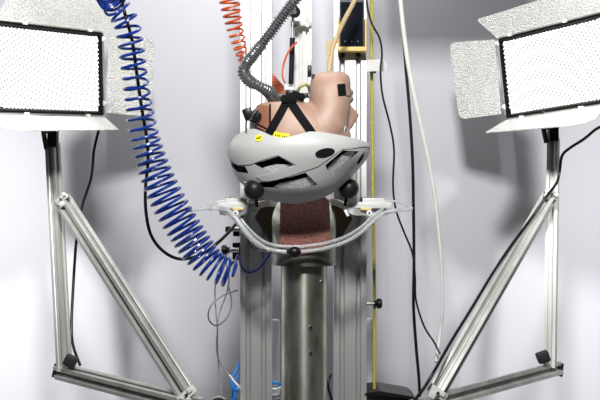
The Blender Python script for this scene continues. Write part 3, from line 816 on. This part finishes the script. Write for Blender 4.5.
bm = NB(); prism(bm, rounded(PP([(339.3, -5), (339.3, 47.3), (364.3, 47.3), (364.3, -5)], 2.134), .004), Vector((0, .010, 0))); obj('body', bm, M_black, t, smooth=False)
bm = NB(); prism(bm, PP([(340.6, 2), (340.6, 46), (363, 46), (363, 2)], 2.1335), Vector((0, .001, 0))); sc = obj('screen', bm, M_glass, t, smooth=False)
for x in (345, 351.5, 358):
    bm = NB(); box(bm, P(x, 41.3, 2.1328), (.0026, .0006, .0012)); obj('key_mark', bm, M_key, sc, smooth=False)
bm = NB(); box(bm, P(351.5, 1.2, 2.1328), (.008, .0008, .0012), 0); obj('earpiece', bm, M_key, t, smooth=False)
t = thing('cable_guide', 'white rounded plate sticking out beside the right column, yellow cord passing', 'plate', P(376, 72, 2.17))
bm = NB(); prism(bm, rounded(PP([(365.5, 59.5), (365.5, 71.5), (386.5, 71.5), (386.5, 59.5)], 2.165), [0, 0, .012, .012], 8), Vector((0, .005, 0))); obj('plate', bm, M_white, t, smooth=False)
bm = NB(); box(bm, P(373, 72.3, 2.165), (.012, .012, .004), .001); obj('rubber_foot', bm, M_black, t)

# ------------------------------------------------------------------ hoses, cords, cables
def cord(name, pts, r, m, label, cat='cable', group=None, seg=10, n=8):
    bm = NB(); tube(bm, spline(PP(pts), n), r, seg); return tag(obj(name, bm, m), label, cat, group)
def coil(bm, path, R, r, turns, pitch_fn=None, spt=20, seg=7, phase=0):
    sp2 = resample(spline(path, 12), .002); F = frames(sp2); n = len(sp2); out = []; ang = phase
    tot = turns*2*math.pi
    w_ = [1/(pitch_fn(i/(n-1)) if pitch_fn else 1) for i in range(n)]; sw_ = sum(w_)
    cum = [0]
    for x in w_: cum.append(cum[-1]+x/sw_*tot)
    steps = int(turns*spt); j = 0
    for k in range(steps+1):
        a = tot*k/steps
        while j < n-2 and cum[j+1] < a: j += 1
        f = (a-cum[j])/(cum[j+1]-cum[j]); f = min(max(f, 0), 1)
        p = sp2[j].lerp(sp2[min(j+1, n-1)], f); _, u, v = F[j]
        RR = R(j/(n-1)) if callable(R) else R
        out.append(p+u*RR*math.cos(a+phase)+v*RR*math.sin(a+phase))
    tube(bm, out, r, seg); return out
# blue coiled air hose
t = thing('coiled_air_hose', 'blue coiled air hose hanging from top left down to the tower', 'hose', P(236, 276, 2.08))
path = PP([(102, -16, 1.93), (113, 2, 1.88), (125, 20, 1.88), (130, 40, 1.89), (134, 70, 1.90), (138, 100, 1.92), (145, 140, 1.94), (156, 174, 1.95), (169, 203, 1.955), (186, 232, 1.96), (201, 254, 1.962), (215, 267, 1.965), (231, 274, 1.972)])
bm = NB(); out = coil(bm, path, lambda f: .023+.010*min(1, max(0, (f-.35)/.35))-.006*max(0, (f-.86)/.14), .0029, 44, lambda f: .5 if f < .09 else (1.15 if f < .5 else (.9 if f < .8 else .74)))
obj('coil', bm, M_blue, t)
bm = NB(); tube(bm, spline([out[-1], P(238, 255, 2.07), P(242, 268, 2.06), P(250, 272.5, 2.05), (P(260, 267, 2.04)), P(269, 255, 2.03), P(272, 250, 2.02)], 8), .0028, 8); obj('tail', bm, M_navy, t)
cord('power_cable', [(120, -14, 1.91), (124, 10, 1.885), (132, 40, 1.89), (137, 75, 1.905), (142, 110, 1.925), (147, 140, 1.94), (148, 162, 1.96), (145.5, 188, 2.0), (146, 212, 2.03), (151, 235, 2.04), (163, 251, 2.05), (180, 259, 2.06), (200, 255, 2.06), (215, 245, 2.04), (228, 233, 2.07), (236, 224, 2.10), (242, 217, 2.13)],
     .0034, M_rubber, 'black cable threaded through the blue coiled hose and looping to the tower')
# orange coil
bm = NB(); coil(bm, PP([(228, -14, 2.06), (231, 8, 2.07), (235, 28, 2.08), (240, 48, 2.10), (244, 60, 2.12)]), lambda f: .0235-.0135*f, .0024, 11.5)
tag(obj('coiled_air_hose', bm, M_orange), 'orange coiled air hose at the top beside the left tower column', 'hose')
cord('orange_tube', [(297, 42, 2.17), (291, 48, 2.17), (286, 57, 2.16), (283, 67, 2.15), (282.5, 76, 2.13), (285, 83, 2.10), (288, 88, 2.06)], .0022, M_orange, 'thin orange tube curving beside the black damper rod', 'tube')
# orange ribbed boot
bm = NB(); a = Vector(P(272.5, 74, 2.07)); q = PP([(272.5, 73), (287, 90), (286, 96.5), (280, 96), (272, 89)], 2.07)
prism(bm, q, Vector((0, .01, 0)))
t = thing('ribbed_boot', 'orange ribbed rubber wedge between the grey hose and centre rail', 'boot', P(280, 96, 2.07)); obj('wedge', bm, M_orange2, t, smooth=False)
bm = NB()
for k in range(7):
    f = (k+.6)/7.4; A_ = q[0].lerp(q[1], f); B_ = q[0].lerp(q[4], min(1, f*1.15)).lerp(q[3], max(0, f-.55)*1.6); tube(bm, [A_+Vector((0, -.0005, 0)), B_+Vector((0, -.0005, 0))], .0014, 8)
obj('ribs', bm, M_orange2, t)
# grey corrugated hose
cp = resample(spline(PP([(303, -14, 1.86), (297, -3, 1.86), (284, 14, 1.87), (270, 33, 1.88), (257, 50, 1.89), (247, 63, 1.90), (243.5, 72, 1.90), (249, 80.5, 1.90), (259, 86, 1.90), (268, 91, 1.91), (273, 98, 1.93), (275.5, 106, 1.96)]), 12), .0008)
n = len(cp); rr = []
cum = 0; ph = 0
for i in range(n):
    f = i/n; pitch = .0060 if f < .42 else .0046; ph += .0008/pitch*2*math.pi
    r0 = .0098 if f < .42 else .0112; am = .0021 if f < .42 else .0009
    rr.append(r0+am*math.sin(ph)+(.0008*math.sin(f*40) if f > .5 else 0))
bm = NB(); tube(bm, cp, rr, 20); tag(obj('corrugated_hose', bm, M_hose), 'grey corrugated hose running down to the back of the headform', 'hose')
# tan braided sling and strap behind
bm = NB(); pth = spline(PP([(357, -6, 2.03), (352, 6, 2.03), (345, 19, 2.03), (338, 34, 2.03), (333, 48, 2.02), (330.5, 60, 2.01), (329, 73, 1.98)]), 8)
tube(bm, pth, .0048, 12); tag(obj('braided_cord', bm, M_tan), 'tan braided cord crossing the phone down to the headform chin', 'cord')
bm = NB(); prism(bm, PP([(326, 41), (331.5, 40), (331, 74), (327, 74)], 2.10), Vector((0, .003, 0))); tag(obj('webbing_strap', bm, M_tan2, smooth=False), 'pale tan flat webbing behind the braided cord, left of right column', 'strap')
# right-hand cords
cord('yellow_cord', [(371.8, -10, 2.19), (371.6, 60, 2.19), (372.5, 150, 2.19), (373, 200, 2.19), (374.5, 300, 2.19), (374.3, 392, 2.19)], .0036, M_ycord, 'yellow braided cord hanging straight down right of the right column', 'cord')
cord('thin_cable', [(366, -8, 2.12), (367.5, 8, 2.12), (372, 24, 2.12), (379.5, 38, 2.12), (382, 54, 2.12), (380.5, 70, 2.12), (382.5, 95, 2.12), (390, 125, 2.12), (394, 150, 2.12), (393, 185, 2.12), (396, 210, 2.13), (404, 232, 2.14), (412, 252, 2.15), (415, 275, 2.16), (416, 300, 2.17), (424, 326, 2.17), (434, 342, 2.16), (440, 354, 2.15)],
     .0022, M_rubber, 'thin black cable wandering down past the clear tube tip')
cord('power_cable', [(399, -10, 2.26), (403, 30, 2.26), (406, 70, 2.26), (409.5, 110, 2.26), (412.5, 160, 2.26), (413.5, 210, 2.26), (414, 260, 2.26), (413.5, 305, 2.26), (416, 345, 2.26), (419, 380, 2.26), (420, 410, 2.26)],
     .0036, M_rubber, 'thick black cable hanging beside the white cord on the right')
cord('hanging_rope', [(399.5, -10, 2.22), (403, 25, 2.22), (407.5, 60, 2.22), (413, 90, 2.22), (420, 122, 2.22), (428, 158, 2.22), (434.5, 195, 2.22), (439, 235, 2.22), (442, 275, 2.22), (442.5, 310, 2.22), (440, 335, 2.22), (436, 362, 2.18)],
     [.0050]*30+[.0042]*30+[.0034]*29, M_wcord, 'white braided cord hanging from the top, right of the tower', 'rope')
# stand cables
cord('lamp_cable', [(101, 122, 2.31), (98, 133, 2.31), (94, 150, 2.31), (92.5, 168, 2.31), (90, 182, 2.31), (82.5, 205, 2.31), (77, 235, 2.3), (74.5, 265, 2.3), (72.5, 300, 2.28), (71.5, 325, 2.26), (73, 345, 2.24), (80, 365, 2.2)],
     .0033, M_rubber, 'thin black lamp cable hanging beside the left stand')
cord('lamp_cable', [(612, 124, 2.1), (598, 128, 2.12), (584, 139, 2.15), (570, 148, 2.18), (562, 156, 2.20), (559.5, 172, 2.21), (556, 184, 2.20), (546, 197, 2.185), (530, 220, 2.17), (510, 247, 2.13), (491, 276, 2.09), (473, 306, 2.05), (452, 340, 2.0), (436, 368, 1.94), (424, 388, 1.925), (408, 408, 1.92)],
     .0032, M_rubber, 'black lamp cable following the diagonal brace of the right stand')
bm = NB()
cord('lamp_cable', [(-8, 124.2, 2.2), (2, 124.2, 2.2), (8, 124.4, 2.21), (20, 122, 2.24)], .0022, M_rubber, 'short black cable end at the left picture edge under the left panel')
# thin grey cables left of the tower
cord('grey_cable', [(229, 252, 2.2), (223, 262, 2.2), (217, 275, 2.2), (215, 292, 2.2), (216, 312, 2.2), (217.5, 330, 2.2), (216.5, 346, 2.2), (219, 360, 2.2), (228, 374, 2.2), (234, 381, 2.2), (240, 387, 2.2)], .0017, M_grey, 'thin grey cable curving to the blue cable bundle, left of the tower', 'cable')
cord('grey_cable', [(226, 262, 2.22), (229, 280, 2.22), (226, 295, 2.22), (219, 315, 2.22), (217.5, 335, 2.22), (218.5, 365, 2.22), (222, 400, 2.22)], .0015, M_grey, 'thin grey cable hanging straight to the bottom edge left of the tower', 'cable')
cord('looped_cable', [(228, 285, 2.18), (231, 297, 2.18), (231, 308, 2.18), (225, 320, 2.18), (216.5, 325.5, 2.18), (209.5, 321, 2.18), (208.5, 312, 2.18), (213, 303, 2.18), (222, 296, 2.18), (232, 292, 2.18), (238, 290, 2.18)], .0018, M_grey, 'thin olive grey cable curled into a loop left of the tower', 'cable')
cord('white_cable', [(229.5, 375, 2.17), (234, 381, 2.16), (240, 388, 2.16), (246, 396, 2.2)], .0022, M_wcord, 'short white cable over the blue cables at the bottom', 'cable')
# blue cables
grp = 'light blue cables at the foot of the tower'
for pts, lab in (([(239, 362, 2.26), (236, 371, 2.25), (231.5, 379, 2.24), (233, 390, 2.24), (237, 404, 2.26)], 'light blue cable, outermost of those left of the left column'),
                 ([(243, 371, 2.27), (237, 378, 2.26), (234.5, 388, 2.26), (231, 404, 2.26)], 'light blue cable, middle one of those left of the left column'),
                 ([(244, 381, 2.25), (238, 388, 2.23), (235, 396, 2.23), (233, 408, 2.24)], 'light blue cable, lowest of those left of the left column'),
                 ([(266, 384, 2.28), (273, 382, 2.27), (279, 384, 2.27), (284, 388, 2.28)], 'light blue cable in the gap left of the steel post, upper one'),
                 ([(266, 395, 2.3), (272, 390, 2.29), (278, 387, 2.29), (286, 390, 2.3)], 'light blue cable in the gap left of the steel post, lower one')):
    cord('blue_cable', pts, .0036, M_blue2, lab, 'cable', grp)
cord('white_cable', [(266, 388, 2.26), (275, 389, 2.26), (284, 386.5, 2.27)], .0028, M_wcord, 'short white cable between the blue cables beside the steel post')
bm = NB(); ball(bm, P(276, 397, 2.3), .014, 3, (1.2, 1, .6)); tag(obj('cable_plug', bm, M_grey), 'grey plug lying in the gap left of the steel post', 'plug')
cord('black_cable', [(331, 374, 2.13), (328, 384, 2.12), (330, 394, 2.12), (334, 406, 2.12)], .003, M_rubber, 'short black cable between the steel post and the right column')
cord('thin_cable', [(253, 205, 2.04), (256, 214, 2.04), (262, 222, 2.05), (268, 232, 2.06), (273, 243, 2.07)], .0026, M_rubber, 'short black cable across the left brown gusset plate')
cord('thin_cable', [(247, 232, 2.02), (249, 243, 2.01), (256, 250, 2.0), (266, 252, 2.0), (272, 254, 2.0)], .0016, M_rubber, 'thin black cable curling around the clear tube, left of the anvil')

# ------------------------------------------------------------------ black devices on the lower edge
t = thing('control_box', 'black equipment box at the bottom edge right of the right column', 'box', P(394, 402, 2.2))
bm = NB(); prism(bm, PP([(369, 391.5), (379, 390), (412, 396), (416, 399), (416, 402), (366, 402), (366, 394)], 2.17), Vector((0, .10, 0))); obj('body', bm, M_dgrey, t, smooth=False)
bm = NB(); prism(bm, PP([(364.5, 395), (366, 393), (380, 391), (412, 396.5), (413, 398.8), (380, 395.5)], 2.155), Vector((0, .11, 0))); obj('lid', bm, M_black, t, smooth=False)
bm = NB(); box(bm, P(387.5, 392.3, 2.2), (.022, .03, .010), .003); obj('latch', bm, M_black, t)


t = thing('round_cap', 'round black cap at the bottom edge left of the tower', 'cap', P(222, 410, 2.2))
bm = NB(); ball(bm, P(218, 403.5, 2.2), .020, 3, (1, 1, .8)); obj('dome', bm, M_black, t)
bm = NB(); tube(bm, spline(PP([(211, 400, 2.18), (215, 397.6, 2.178), (220, 396.9, 2.178), (225, 399, 2.18)]), 5), .0022, 8); obj('painted_highlight', bm, M_grey, t)  # pale grey strip stands in for the highlight on the black dome
